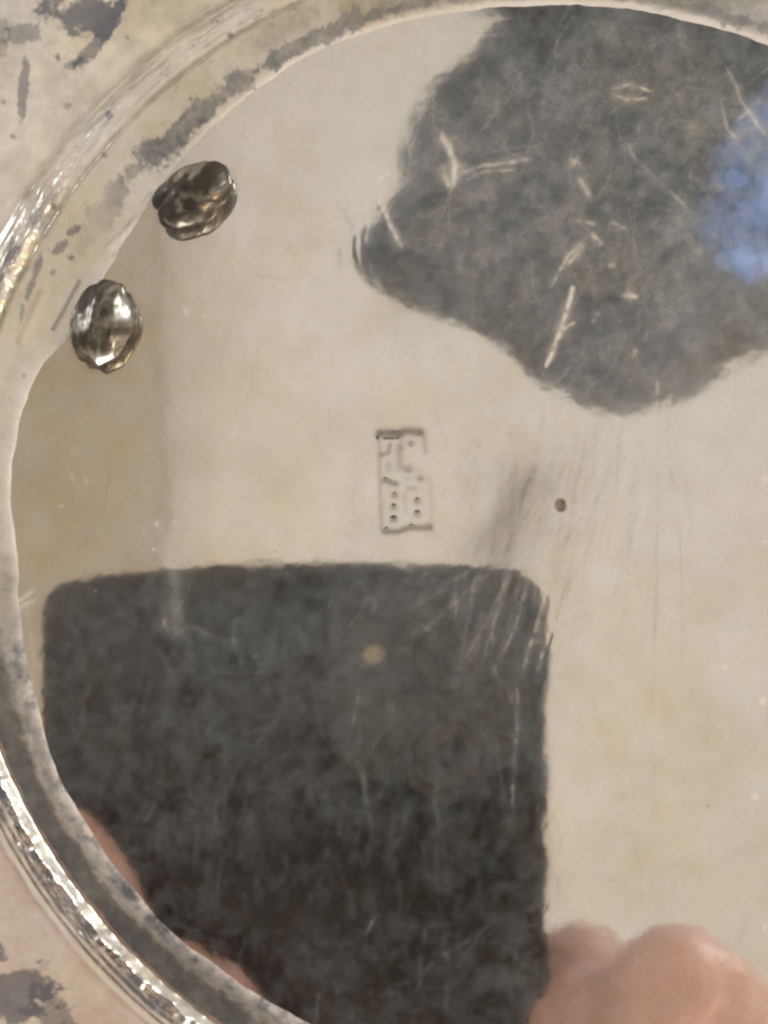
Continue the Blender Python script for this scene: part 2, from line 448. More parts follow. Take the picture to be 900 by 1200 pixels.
stroke([(468, 524), (468, 532), (469, 548), (480, 548)], 4.0, 0.024, 0.20)
stroke([(470, 512), (470, 524)], 3.6, 0.02, 0.12)
stroke([(503, 560), (506, 590), (505, 616)], 3.0, 0.02, 0.07); stroke([(476, 551), (492, 551)], 3, .02, .08); stroke([(450, 512), (462, 512)], 2.4, .02, .06)
stroke([(457, 521), (454.5, 531), (448, 532.5)], 2.6, 0.026, 0.26)
stroke([(455, 544), (455, 549)], 3.6, 0.020, 0.14)
stroke([(451, 563), (464, 567)], 3.2, 0.030, 0.36)
stroke([(474, 560), (480, 562)], 3.5, 0.012, 0.08)
stroke([(479, 572), (486, 572)], 3.5, 0.018, 0.16)
stroke([(474, 580), (475, 600)], 3.0, 0.016, 0.10)
for px, py, t in ((481.8, 519, .28), (462.2, 580.2, .34), (461.3, 594.4, .30), (461.3, 608.7, .36), (492.4, 560.7, .30), (488.9, 587.3, .30), (488.9, 602.4, .28)):
    stroke([(px - .6, py), (px + .6, py)], 3.6, 0.030, t)
for a, b in (((450, 515), (464, 515)), ((450, 556), (464, 556)), ((453, 576), (453, 615)), ((469, 575), (470, 612)), ((481, 578), (482, 610)), ((497, 575), (499, 610)), ((476, 536), (492, 536)), ((475, 527), (490, 528)), ((462, 536), (463, 556))):
    s = seg_field(X, Y, P(a, b), 2.6 * PXMM, False); Z += 0.004 * s
s = np.exp(-((inside + 0.35) / 0.22) ** 2); Z += 0.0025 * s

haze = np.clip(haze, 0.012, 0.95); tarn = np.clip(tarn, 0, 0.95); warm = np.clip(warm, 0, 1)
rr = np.hypot(X - C0[0], Y - C0[1])
keep = rr < R0 + 0.9
F = grid_faces(len(gx), len(gy))
kf = keep.ravel()[F].all(1)
F = F[kf]
used = np.zeros(X.size, bool); used[F.ravel()] = True
remap = np.cumsum(used) - 1
me = mesh_np('dish_base', np.c_[X.ravel(), Y.ravel(), Z.ravel()][used], remap[F])
for n, a in (('haze', haze), ('tarnish', tarn), ('warm', warm)): attr(me, n, a.ravel()[used])
base = new_obj('dish_base', me, M_well, dish)
base['label'] = 'mirror-polished base with stamped mark, pit and many scratches'

# --- rim: step at the solder line, wall, corded crest, sloping flange
th = np.radians(np.r_[np.arange(40, 262, 0.13), np.arange(262, 400, 1.2)])
u = np.r_[np.linspace(-0.5, 0.0, 3), np.linspace(0.04, 0.5, 9), np.arange(0.6, 3.2, 0.1), np.arange(3.2, 7.2, 0.075), np.arange(7.3, 17, 0.12), [18, 20, 22, 22.4, 22.5]]
edge_pts = [(11, 560), (11, 600), (18, 640), (22, 672), (24, 710), (32, 770), (45, 830), (65, 900), (110, 980), (150, 1035), (200, 1090), (265, 1140), (330, 1182),
            (20, 500), (45, 430), (82, 392), (92, 365), (125, 320), (165, 255), (200, 205), (250, 152), (300, 108), (350, 72), (450, 32), (550, 14), (660, 6), (750, 11), (800, 25), (900, 52)]
E_ = []
for p in edge_pts:
    q = un(*p)[:2] - C0
    E_.append((math.atan2(q[1], q[0]) % (2 * math.pi), np.hypot(*q) - R0))
E_.sort(); ea = np.array(E_)
TH, U = np.meshgrid(th, u, indexing='ij')
thm = th % (2 * math.pi)
dr = np.interp(thm, ea[:, 0], ea[:, 1], period=2 * math.pi)
_k = np.ones(21) / 21; _n = int((262 - 40) / 0.13)
dr[:_n] = np.convolve(np.pad(dr[:_n], 10, 'edge'), _k, 'valid')
dr = dr + 0.08 * fbm(np.cos(thm) * 38, np.sin(thm) * 38, 1.6, 51, 3)
# flakes of solder creeping onto the base
rc = R0 + dr[:, None]
blend = sstep(0.0, 3.8, U)
# centre and radius drift from the base edge to the crest
cx = C0[0] + (C1[0] - C0[0]) * blend; cy = C0[1] + (C1[1] - C0[1]) * blend
rad = R0 + U * (R1 - R0) / 3.85 + dr[:, None] * (1 - blend)
RX = cx + rad * np.cos(TH); RY = cy + rad * np.sin(TH)
prof_u = [-0.5, -0.25, 0.1, 0.45, 1.8, 3.1, 3.35, 3.6, 3.95, 4.4, 4.75, 4.95, 5.25, 5.45, 5.8, 6.0, 6.4, 17, 20, 22, 22.4, 22.5]
prof_z = [-0.2, -0.08, 0.03, 0.07, 0.18, 0.36, 0.34, 0.62, 1.02, 1.06, 0.86, 0.93, 0.74, 0.78, 0.56, 0.50, 0.48, 0.20, 0.4, 0.9, 0.5, -0.2]
uu = np.linspace(-0.5, 22.5, 4601); zz = np.interp(uu, prof_u, prof_z)
kk = np.ones(25) / 25; zz = np.convolve(np.pad(zz, 12, 'edge'), kk, 'valid')
RZ = np.interp(U, uu, zz)
zf = np.interp(U, [-0.5, -0.25, 0.35, 1.8, 3.2, 3.35, 3.9, 4.6, 5.6, 17, 22.5], [-0.2, -0.07, 0.05, 0.18, 0.36, 0.30, 0.42, 0.46, 0.44, 0.25, 0.3])
tq = (1 - sstep(140, 162, (TH % (2 * math.pi)) * 180 / math.pi)) * (U < 17)
RZ = RZ * (1 - tq) + zf * tq
arc = TH * 42
tq0 = 1 - sstep(138, 156, (TH % (2 * math.pi)) * 180 / math.pi)
crest = np.exp(-((U - 4.3) / 0.9) ** 2)
ridge = np.exp(-((U - 4.7) / 1.3) ** 2)
RZ = RZ + crest * (1 - 0.6 * tq0) * (0.13 * lattice(arc, U * 1.3, 0.75, 61) + 0.05 * lattice(arc, U * 2, 0.35, 62) + 0.12 * lattice(arc, U * 0.3, 3.1, 63))
RZ = RZ + ridge * 0.035 * lattice(arc * 0.12, U, 0.22, 64)
RZ = RZ + 0.012 * fbm(RX, RY, 3.0, 65, 4) + 0.002 * lattice(RX, RY, 0.6, 66) * sstep(0, 1, U)
deg = (TH % (2 * math.pi)) * 180 / math.pi
step = np.exp(-((U - 0.2) / 0.22) ** 2) * (0.12 + 0.75 * sstep(134, 146, deg) * (1 - sstep(150, 162, deg)))
topq = 1 - sstep(140, 156, deg)
RZ -= crest * topq * 0.0 * (1 + lattice(arc, U * 0, 6.0, 77)) + 0.06 * topq * np.exp(-(U / 0.5) ** 2)
RZ = RZ + step * 0.05 * (1 + lattice(arc, U, 1.1, 67)) + 0.012 * step * lattice(arc, U, 0.4, 68)
deg = (TH % (2 * math.pi)) * 180 / math.pi
PX, PY = proj(RX, RY, RZ)

haze_r = 0.35 + 0.25 * fbm(RX, RY, 2.5, 71, 4, 0.7)
warm_r = 0.32 + 0.25 * fbm(RX, RY, 4, 72, 3) + 0.25 * np.exp(-((deg - 105) / 35) ** 2)
n1 = fbm(RX, RY, 2.2, 73, 5, 0.75); n2 = fbm(arc, U * 1.6, 1.7, 74, 5, 0.7); n3 = fbm(RX, RY, 0.8, 75, 3, 0.8)
tarn_r = 0.03 + 0.05 * n1
# grey patches hugging the wall foot at the top
band = np.interp(deg, [60, 90, 104, 112, 118, 126, 134, 141, 146, 152], [0.9, .25, .75, 1.0, 1.0, 1.05, 1.15, .8, .3, 0])
bc = np.interp(deg, [60, 90, 104, 118, 128, 138, 150], [1.0, 0.8, 1.0, 0.9, 1.1, 1.6, 1.8])
bw = np.interp(deg, [60, 90, 104, 118, 128, 138, 150], [0.7, 0.45, 0.6, 0.75, 0.95, 0.9, 0.5])
msk = band * sstep(-0.12, 0.16, 0.75 - np.abs(U - bc) / bw + 0.8 * n2 - 0.15)
tarn_r += 0.85 * msk * (0.75 + 0.25 * n3)
# pale crusted strip at the wall foot, lower left; phone's dark reflection painted on the wall above
low = sstep(186, 196, deg) * (1 - sstep(262, 275, deg))
strip = low * (1 - sstep(0.95, 1.35, U + 0.5 * n2))
haze_r += 0.25 * strip * (1 + 0.5 * n3); tarn_r += strip * (0.40 + 0.5 * n2 + 0.45 * n3); warm_r -= 0.25 * strip
refl_dark = low * sstep(1.2, 1.7, U + 0.4 * n2) * (1 - sstep(3.0, 3.3, U))
haze_r -= 0.22 * refl_dark; tarn_r += 0.42 * refl_dark
# brown seam just inside and outside the crest
seam = np.exp(-((U - 3.35) / 0.16) ** 2)
tarn_r += 0.45 * seam * (0.6 + 0.5 * n2); warm_r += 0.5 * seam
haze_r += crest * (-0.34 + 0.85 * topq); warm_r -= 0.15 * crest; tarn_r += 0.10 * crest * topq * (1 + n2)
tarn_r += crest * (1 - topq) * 0.75 * np.clip(0.30 + 1.2 * lattice(arc, U * 1.5, 1.2, 78) + 0.6 * lattice(arc, U * 3, 0.4, 79), 0, 1)
haze_r += 0.25 * crest * (1 - topq) * np.clip(0.3 + lattice(arc, U, 1.0, 83), 0, 1)
tarn_r += ridge * 0.20 * np.clip(lattice(arc * 0.1, U, 0.2, 76) + 0.3 * n2, 0, 1) * 1.6
warm_r -= 0.4 * np.exp(-(U / 0.6) ** 2)
flng = sstep(5.6, 6.6, U)
haze_r += flng * 0.45; tarn_r -= 0.03 * flng
haze_r += 0.5 * np.exp(-(U / 0.45) ** 2) * (1 - 0.8 * np.exp(-((deg - 143) / 7) ** 2))
haze_r += 0.45 * np.exp(-((U - 4.6) / 1.2) ** 2) * np.exp(-((deg - 160) / 16) ** 2)
# spots and blue-grey patches on the flange and wall
def mblob(px, py, rx, ry, ang, amt, thr=0.0, soft=0.2):
    global tarn_r
    a = math.radians(ang)
    dx = PX - px; dy = -(PY - py)
    q = np.hypot((dx * math.cos(a) + dy * math.sin(a)) / rx, (-dx * math.sin(a) + dy * math.cos(a)) / ry)
    tarn_r = tarn_r + amt * sstep(-soft, soft, 1 - q + 0.65 * n1 + 0.25 * n3 + thr)
mblob(95, 22, 46, 30, 20, 0.85); mblob(30, 40, 26, 12, 10, 0.55); mblob(108, 55, 10, 30, -40, 0.7)
mblob(85, 75, 14, 5, 30, 0.5); mblob(28, 100, 5, 28, -6, 0.65); mblob(140, 8, 16, 8, 50, 0.6); mblob(2, 45, 10, 20, 0, 0.4)
mblob(15, 1165, 48, 40, -45, 0.8); mblob(60, 1190, 30, 22, -50, 0.6); mblob(0, 1120, 16, 12, -45, 0.6)
mblob(38, 330, 4, 26, -18, 0.6, -.1); mblob(84, 302, 4, 3, 0, 0.6); mblob(72, 288, 9, 4, 45, 0.6); mblob(86, 270, 7, 3.5, 35, 0.6)
mblob(26, 366, 3, 12, -8, 0.5)
for px, py, r in ((150, 44, 4), (248, 72, 2.5), (270, 42, 4), (79, 125, 5), (15, 160, 3.5), (122, 182, 4), (223, 115, 2.6), (28, 440, 3.5), (62, 320, 2.5), (128, 134, 4), (4, 120, 3), (255, 25, 2)):
    mblob(px, py, r, r, 0, 0.5, -0.15)
for k in range(120):
    px, py, r = rng.uniform(-10, 420), rng.uniform(-10, 1210), rng.uniform(0.8, 1.8)
    q = np.hypot(PX - px, PY - py); m = q < 3 * r
    tarn_r[m] += 0.4 * np.exp(-(q[m] / r) ** 2)
# bright rubbed streak on the wall
def rstreak(pts, w, t, hz):
    global tarn_r, haze_r
    s = np.zeros_like(PX)
    for (x0, y0), (x1, y1) in zip(pts, pts[1:]):
        dx, dy = x1 - x0, y1 - y0
        tt = np.clip(((PX - x0) * dx + (PY - y0) * dy) / (dx * dx + dy * dy), 0, 1)
        s = np.maximum(s, np.exp(-(np.hypot(PX - x0 - tt * dx, PY - y0 - tt * dy) / w) ** 2))
    tarn_r += t * s; haze_r += hz * s
    return s
s = rstreak([(50, 345), (38, 370), (24, 400)], 5, -0.3, -0.3); RZ += 0.03 * s
s = rstreak([(176, 232), (152, 268), (128, 292)], 4, -0.3, 0.5); RZ += 0.05 * s
s = rstreak([(92, 330), (76, 360), (62, 385)], 2.2, 0.7, 0.0); RZ -= 0.05 * s
haze_r = np.clip(haze_r, 0.03, 1); tarn_r = np.clip(tarn_r, 0, 0.96); warm_r = np.clip(warm_r, 0, 1)
n, m = TH.shape
me = mesh_np('dish_rim', np.c_[RX.ravel(), RY.ravel(), RZ.ravel()],
             np.concatenate([grid_faces(n, m), np.stack([(n - 1) * m + np.arange(m - 1), (n - 1) * m + np.arange(1, m), np.arange(1, m), np.arange(m - 1)], -1)])[:, ::-1])
for nm, a in (('haze', haze_r), ('tarnish', tarn_r), ('warm', warm_r)): attr(me, nm, a)
rim = new_obj('dish_rim', me, M_rim, dish)
rim['label'] = 'raised rim with corded crest, blue-grey tarnish patches and pale crust at its foot'
# underside so that the dish is a closed body resting on the table
bm = bmesh.new()
rings = []
for r_, z_ in ((64.4, 0.15), (60, -1.0), (46, -1.8), (40, -3.3), (36, -3.3), (35, -1.2), (0.5, -1.2)):
    rings.append([bm.verts.new(((C1[0] + r_ * math.cos(a)) * MM, (C1[1] + r_ * math.sin(a)) * MM, z_ * MM)) for a in np.linspace(0, 2 * math.pi, 97)[:-1]])
for a, b in zip(rings, rings[1:]):
    for k in range(96):
        bm.faces.new((a[k], b[k], b[(k + 1) % 96], a[(k + 1) % 96]))
M_under = simple('dull_silver_underside', (0.55, 0.52, 0.46), 0.4, 1.0, noise=0.3, scale=80)
bm_obj('dish_underside', bm, M_under, dish)

# --- two domed beads riveted beside the rim
def bead(px, py, z, a_, b_, h_, ang, ribs, lab, seed):
    c = un(px, py, z)
    nt_, np_ = 160, 70
    T, Ph = np.meshgrid(np.linspace(0, 2 * math.pi, nt_ + 1)[:-1], np.linspace(0, math.pi * 0.985, np_), indexing='ij')
    sx = np.sin(Ph) * np.cos(T); sy = np.sin(Ph) * np.sin(T); sz = np.cos(Ph)
    if ribs:      # fluted along its length
        rr_ = 1 + 0.022 * np.cos(sx * 11 + 1.6 * sy + 1.2 * sz) + 0.055 * lattice(sx * 2.4 + 5, sy * 1.4 + 2, 1.0, seed) + 0.022 * lattice(sx * 6, sy * 3.2, 1.0, seed + 1)
    else:         # a broad lobed facet with a crease
        rr_ = 1 + 0.06 * lattice(sx * 1.6 + 3, sy * 1.6, 1.0, seed) + 0.03 * lattice(sx * 3 + 3, sy * 3 + sz, 1.0, seed + 1)
        rr_ -= 0.06 * np.exp(-((sy - 0.45 - 0.2 * sx) / 0.10) ** 2) + 0.025 * np.exp(-((sx + 0.35) / 0.07) ** 2)
        rr_ += 0.006 * lattice(sx * 8, sy * 8, 1.0, seed + 2)
    vx = sx * a_ * rr_; vy = sy * b_ * rr_; vz = sz * h_ * rr_
    a = math.radians(ang)
    V = np.stack([c[0] + vx * math.cos(a) - vy * math.sin(a), c[1] + vx * math.sin(a) + vy * math.cos(a), z + vz], -1)
    Fq = []
    for i in range(nt_):
        i2 = (i + 1) % nt_
        j = np.arange(np_ - 1)
        Fq.append(np.stack([i * np_ + j, i * np_ + j + 1, i2 * np_ + j + 1, i2 * np_ + j], -1))
    me = mesh_np('rivet', V.reshape(-1, 3), np.concatenate(Fq))
    nn = fbm(vx.ravel() + vz.ravel() * 1.7, vy.ravel() + vz.ravel() * .6, 1.3, seed + 3, 4, 0.7)
    attr(me, 'haze', np.clip(0.10 + 0.1 * nn, 0, 1))
    attr(me, 'tarnish', np.clip(0.95 + 0.4 * nn, 0.45, 1.0))
    attr(me, 'warm', np.clip(0.6 + 0.5 * nn, 0, 1))
    o = new_obj('rivet', me, M_bead, dish)
    o['label'] = lab
    bm = bmesh.new()   # short shank under the dome
    bmesh.ops.create_cone(bm, cap_ends=True, segments=24, radius1=a_ * 0.55 * MM, radius2=a_ * 0.5 * MM, depth=z * MM * 1.2)
    s_ = bm_obj('rivet_shank', bm, M_under, o); s_.location = (c[0] * MM, c[1] * MM, z * MM * 0.45)
    return o
bead(226, 228, 1.25, 3.15, 2.1, 1.25, 35, False, 'dark grey-green oval rivet head with a crease', 81)
bead(119, 378, 1.25, 2.25, 3.15, 1.25, -10, True, 'bronze-toned fluted rivet head nearer the left edge', 91)

# ------------------------------------------------------------------ the phone that takes the picture
# local frame: x right, y up the phone, z away from the plate (camera axes), origin at the lens
def mplane(px, py, off=0.0):
    """reflected spot -> coordinates in the plane of the phone's back"""
    p = un(px, py); d = p - np.array([0, 0, H]); d = d * np.array([1, 1, -1])
    o_ = np.array([0, 0, H]) + CZ * off
    t = ((o_ - p) @ CZ) / (d @ CZ); q = p + t * d - np.array([0, 0, H])
    return q @ CX, q @ CY
xl = mplane(43, 760)[0]; xr = mplane(642, 850)[0]; yt = mplane(380, 653)[1]
yb = yt - 146.7
print('phone', xl, xr, yt)
phone = thing('phone', (0, 0, 0), 'black smartphone held over the dish, seen as a dark rounded rectangle mirrored in its base', 'phone')
phone.matrix_world = Matrix(((CX[0], CY[0], CZ[0], 0), (CX[1], CY[1], CZ[1], 0), (CX[2], CY[2], CZ[2], H * MM), (0, 0, 0, 1)))
M_back = simple('black_phone_glass', (0.012, 0.013, 0.014), 0.22, noise=0.3, scale=40)
M_frame = simple('dark_phone_frame', (0.02, 0.02, 0.022), 0.35, 0.6)
M_bump = simple('grey_black_lens_plateau', (0.045, 0.047, 0.05), 0.5)
M_lens = simple('lens_glass', (0.004, 0.005, 0.01), 0.05, coat=1.0)
M_ring = simple('lens_ring_metal', (0.10, 0.10, 0.11), 0.3, 1.0)
M_screen = simple('phone_screen_glass', (0.01, 0.01, 0.012), 0.08)
M_flash = simple('pale_flash_lens', (0.42, 0.37, 0.27), 0.4)
def rrect(x0, x1, y0, y1, r, n=10):
    out = []
    for cx_, cy_, a0 in ((x1 - r, y1 - r, 0), (x0 + r, y1 - r, 90), (x0 + r, y0 + r, 180), (x1 - r, y0 + r, 270)):
        for k in range(n + 1):
            a = math.radians(a0 + 90 * k / n); out.append((cx_ + r * math.cos(a), cy_ + r * math.sin(a)))
    return out
def slab(name, x0, x1, y0, y1, r, z0, z1, mat, bev, parent, smooth=True):
    bm = bmesh.new(); loops = []
    for z_, ins in ((z0, bev), (z0 + bev * 0.3, bev * 0.3), (z0 + bev, 0), (z1 - bev, 0), (z1 - bev * 0.3, bev * 0.3), (z1, bev)):
        loops.append([bm.verts.new((x * MM, y * MM, z_ * MM)) for x, y in rrect(x0 + ins, x1 - ins, y0 + ins, y1 - ins, max(r - ins, 0.05))])
    n_ = len(loops[0])
    for a, b in zip(loops, loops[1:]):
        for k in range(n_): bm.faces.new((a[k], a[(k + 1) % n_], b[(k + 1) % n_], b[k]))
    bm.faces.new(loops[0][::-1]); bm.faces.new(loops[-1])
    o = bm_obj(name, bm, mat, parent, False)
    return o
Z0 = 2.2     # back glass sits this far behind the lens opening
slab('frame', xl, xr, yb, yt, 5.0, Z0, Z0 + 7.4, M_frame, 1.6, phone)
slab('back_glass', xl + 1.2, xr - 1.2, yb + 1.2, yt - 1.2, 6.0, Z0 - 0.12, Z0 + 0.3, M_back, 0.1, phone)
slab('screen', xl + 1.5, xr - 1.5, yb + 1.5, yt - 1.5, 5.6, Z0 + 7.2, Z0 + 7.52, M_screen, 0.1, phone)
slab('lens_plateau', xr - 30.5, xr - 2.5, yt - 30.5, yt - 2.5, 7.0, Z0 - 1.1, Z0 - 0.1, M_bump, 0.4, phone)
def disc(name, x, y, r, z0, z1, mat, parent, hole=0):
    bm = bmesh.new()
    k = 48
    A_ = [(r, z1), (r, z0 + 0.15), (r - 0.15, z0)] + ([(hole, z0), (hole, z1)] if hole else [(0.02, z0)])
    L_ = [[bm.verts.new(((x + q * math.cos(a)) * MM, (y + q * math.sin(a)) * MM, z_ * MM)) for a in np.linspace(0, 2 * math.pi, k + 1)[:-1]] for q, z_ in A_]
    for a, b in zip(L_, L_[1:]):
        for i in range(k): bm.faces.new((a[i], b[i], b[(i + 1) % k], a[(i + 1) % k]))
    return bm_obj(name, bm, mat, parent)
for yy in (0.0, -13.5):
    rg = disc('lens_ring', 0, yy, 6.2, Z0 - 1.9, Z0 - 1.0, M_ring, phone, hole=5.2)
    disc('lens', 0, yy, 5.2, Z0 - 1.6, Z0 - 1.05, M_lens, rg)
fx, fy = mplane(432, 766)
disc('flash', fx, fy, 1.5, Z0 - 1.35, Z0 - 1.0, M_flash, phone)

# ------------------------------------------------------------------ the person leaning over the dish
def tube_mesh(bm, pts, radii, seg=18, sub=6):
    """chain of tapered round pieces (mm), hemispherical ends"""
    pts = [Vector(p) for p in pts]
    # densify by Catmull-Rom
    P_, R_ = [], []
    n_ = len(pts)
    for k in range(n_ - 1):
        p0 = pts[max(k - 1, 0)]; p1 = pts[k]; p2 = pts[k + 1]; p3 = pts[min(k + 2, n_ - 1)]
        for s_ in range(sub):
            t = s_ / sub
            P_.append(0.5 * ((2 * p1) + (p2 - p0) * t + (2 * p0 - 5 * p1 + 4 * p2 - p3) * t * t + (3 * p1 - p0 - 3 * p2 + p3) * t ** 3))
            R_.append(radii[k] * (1 - t) + radii[k + 1] * t)
    P_.append(pts[-1]); R_.append(radii[-1])
    d0 = (P_[0] - P_[1]).normalized(); d1 = (P_[-1] - P_[-2]).normalized()
    pre = [(P_[0] + d0 * R_[0] * math.sin(a), R_[0] * math.cos(a)) for a in (1.35, 1.0, 0.5)]
    post = [(P_[-1] + d1 * R_[-1] * math.sin(a), R_[-1] * math.cos(a)) for a in (0.5, 1.0, 1.35)]
    allp = pre + list(zip(P_, R_)) + post
    up = Vector((0, 0, 1)); rings = []
    for k, (p, r) in enumerate(allp):
        q = allp[min(k + 1, len(allp) - 1)][0] - allp[max(k - 1, 0)][0]
        q.normalize()
        e1 = up - q * up.dot(q)
        if e1.length < 0.05: e1 = Vector((1, 0, 0)) - q * q.x
        e1.normalize(); up = e1; e2 = q.cross(e1)
        rings.append([bm.verts.new((p + (e1 * math.cos(a) + e2 * math.sin(a)) * r) * MM) for a in np.linspace(0, 2 * math.pi, seg + 1)[:-1]])
    for a, b in zip(rings, rings[1:]):
        for i in range(seg): bm.faces.new((a[i], a[(i + 1) % seg], b[(i + 1) % seg], b[i]))
    bm.faces.new(rings[0][::-1]); bm.faces.new(rings[-1])

def ell(bm, c, r, M=None, seg=24):
    """ellipsoid, centre and radii in mm, optional local->world rotation"""
    mt = Matrix.Translation(Vector(c) * MM) @ ((M.to_4x4() if M else Matrix.Identity(4)) @ Matrix.Diagonal((r[0] * MM, r[1] * MM, r[2] * MM, 1)))
    bmesh.ops.create_uvsphere(bm, u_segments=seg, v_segments=seg // 2 + 2, radius=1, matrix=mt)

def remesh(name, bm, mat, parent, voxel, smooth_it=4, disp=None):
    me = bpy.data.meshes.new(name); bm.normal_update(); bm.to_mesh(me); bm.free()
    o = bpy.data.objects.new(name, me); col.objects.link(o)
    m_ = o.modifiers.new('r', 'REMESH'); m_.mode = 'VOXEL'; m_.voxel_size = voxel * MM
    s_ = o.modifiers.new('s', 'SMOOTH'); s_.iterations = smooth_it; s_.factor = 0.5
    dg = bpy.context.evaluated_depsgraph_get(); dg.update()
    me2 = bpy.data.meshes.new_from_object(o.evaluated_get(dg))
    me2.name = name
    bpy.data.objects.remove(o); bpy.data.meshes.remove(me)
    me2.materials.clear()
    return new_obj(name, me2, mat, parent)

person = thing('person', (0.175, 0.35, 0.55), 'dark-haired person leaning over the dish with the phone in both hands, mirrored in shadow', 'person')
M_skin = simple('skin', (0.74, 0.46, 0.40), 0.45, noise=0.25, scale=45, bump=0.0006, bscale=260, sub=0.15)
M_hair = simple('dark_hair', (0.052, 0.046, 0.043), 0.45, noise=0.5, scale=25, bump=0.002, bscale=220)
M_cloth = simple('dark_brown_knit', (0.075, 0.058, 0.045), 0.9, noise=0.35, scale=60, bump=0.001, bscale=900)
M_blue = simple('blue_sheen_cloth', (0.24, 0.42, 1.0), 0.3, noise=0.9, scale=170, bump=0.001, bscale=500)  # blue light put into the colour of made-up cloth

# head frame: face looks down at the phone, crown towards the near side, neck towards the far right
hc = Vector(un_mirror(803, 160, 500.0))
face = Vector((-0.14, -0.30, -0.94)).normalized()
crown = Vector((-0.76, -0.65, 0.0)); crown = (crown - face * crown.dot(face)).normalized()
side = crown.cross(face).normalized()                # the person's one side
HM = Matrix((side, face, crown)).transposed()        # local x = side, y = face, z = crown
def hp(x, y, z): return hc + HM @ Vector((x, y, z))
bm = bmesh.new()
ell(bm, hp(0, -12, 22), (74, 92, 82), HM, 32)             # cranium
ell(bm, hp(0, 22, -38), (58, 62, 66), HM, 28)             # face mass
ell(bm, hp(0, 48, -88), (26, 26, 22), HM)                 # chin
ell(bm, hp(0, 66, 22), (52, 16, 14), HM)                  # brow
tube_mesh(bm, [hp(0, 80, 6), hp(0, 92, -14), hp(0, 103, -30)], [7, 9, 12])      # nose
for s_ in (-1, 1):
    ell(bm, hp(s_ * 12, 90, -33), (8, 9, 7), HM)          # nostril wings
    ell(bm, hp(s_ * 38, 62, -28), (22, 20, 18), HM)       # cheekbones
    ell(bm, hp(s_ * 76, 0, -8), (7, 17, 31), HM)          # ears
    ell(bm, hp(s_ * 77, -4, 10), (9, 20, 16), HM)
    ell(bm, hp(s_ * 31, 71, 2), (15, 9, 9), HM)           # eyelids
ell(bm, hp(0, 82, -58), (25, 9, 6), HM); ell(bm, hp(0, 80, -69), (21, 9, 6.5), HM)   # lips
sho_c = Vector((175, 372, 600))
tube_mesh(bm, [hp(0, -18, -50), hp(5, -30, -110), sho_c + Vector((-5, -20, -10))], [56, 54, 66], 28)
SL, SR = Vector((-20, 370, 520)), Vector((335, 320, 580))
tube_mesh(bm, [SL, sho_c + Vector((0, 25, 10)), SR], [52, 80, 52], 28)
tube_mesh(bm, [sho_c + Vector((0, 20, 20)), sho_c + Vector((20, 160, 160))], [120, 130], 32)
EL, ER = Vector((-268, 195, 335)), Vector((335, 60, 400))
WL, WR = Vector((-140, -88, 165)), Vector((122, -118, 215))
tube_mesh(bm, [SL, (SL + EL) / 2 + Vector((-10, 0, 0)), EL], [50, 44, 38]); tube_mesh(bm, [EL, EL * 0.55 + WL * 0.45, WL], [38, 36, 24])
tube_mesh(bm, [SR, (SR + ER) / 2, ER], [50, 44, 38]); tube_mesh(bm, [ER, ER * 0.55 + WR * 0.45, WR], [38, 36, 24])

def pz(x, y): return H - (CZ[0] * x + CZ[1] * y) / CZ[2]      # height of the phone's back at x, y
def finger(bm, pts, r0):
    tube_mesh(bm, pts, [r0 * 1.12, r0 * 1.04, r0 * 1.0, r0 * 0.82][:len(pts)], 16, 5)
def q(px, py, dz): # spot seen mirrored, near the phone's back
    p = un_mirror(px, py, 100 + dz); return Vector(p)
# left hand: fingertips wrapped over the phone's back at its lower left edge
palmL = Vector((-92, -72, 122))
tube_mesh(bm, [WL, (WL + palmL) / 2, palmL], [25, 26, 27], 24)
tube_mesh(bm, [WL + Vector((12, -12, -8)), palmL + Vector((18, -20, 0))], [20, 20], 20)
for k, (tip, mid) in enumerate(((q(128, 1104, -9), q(35, 1004, -8)), (q(300, 1262, -10), q(180, 1175, -11)), (q(330, 1370, -10), q(200, 1310, -11)), (q(300, 1470, -10), q(170, 1420, -11)))):
    base_ = palmL + Vector((10 + 3 * k, 16 - 16 * k, -4))
    pip = Vector(((mid.x + base_.x) / 2 - 5, (mid.y + base_.y) / 2, 102 + (-2 if k else 2)))
    finger(bm, [base_, pip, mid, tip], 8.6 - 0.3 * k)
finger(bm, [palmL + Vector((5, 22, 8)), Vector((-72, -30, 122)), Vector((-52, -28, 124)), Vector((-38, -24, 117))], 10)
# right hand: half-closed beside the lower right edge, two knuckles uppermost
palmR = Vector((78, -104, 152))
tube_mesh(bm, [WR, (WR + palmR) / 2, palmR], [25, 27, 30], 24)
KN = [(q(705, 1172, 12), q(655, 1185, 8)), (q(815, 1168, -2), q(752, 1218, -12)), (q(846, 1225, 3), q(796, 1285, -9)), (q(875, 1310, 6), q(850, 1360, -6))]
for k, (pip, tip) in enumerate(KN):
    mcp = palmR + Vector((-34 + 9 * k, 12 - 5 * k, -14 + 2 * k))
    dip = pip * 0.45 + tip * 0.55 + Vector((0, 5, -3))
    finger(bm, [palmR + Vector((-12 + 6 * k, 2, -5)), mcp * 0.6 + pip * 0.4 + Vector((6, 6, 4)), pip, dip], 8.2)
    tube_mesh(bm, [pip, dip, tip], [8.6, 7.4, 6.6], 16, 5)
tube_mesh(bm, [q(690, 1184, 6), q(762, 1188, 3), q(846, 1186, 1)], [8.2, 8.6, 8.0], 16)      # web of the curled hand
tube_mesh(bm, [q(846, 1128, -8), q(864, 1150, -9), q(850, 1215, -10)], [2.2, 2.8, 2.2], 10)
tube_mesh(bm, [q(872, 1160, -5), q(882, 1190, -6), q(876, 1240, -6)], [2.4, 3.0, 2.4], 10)
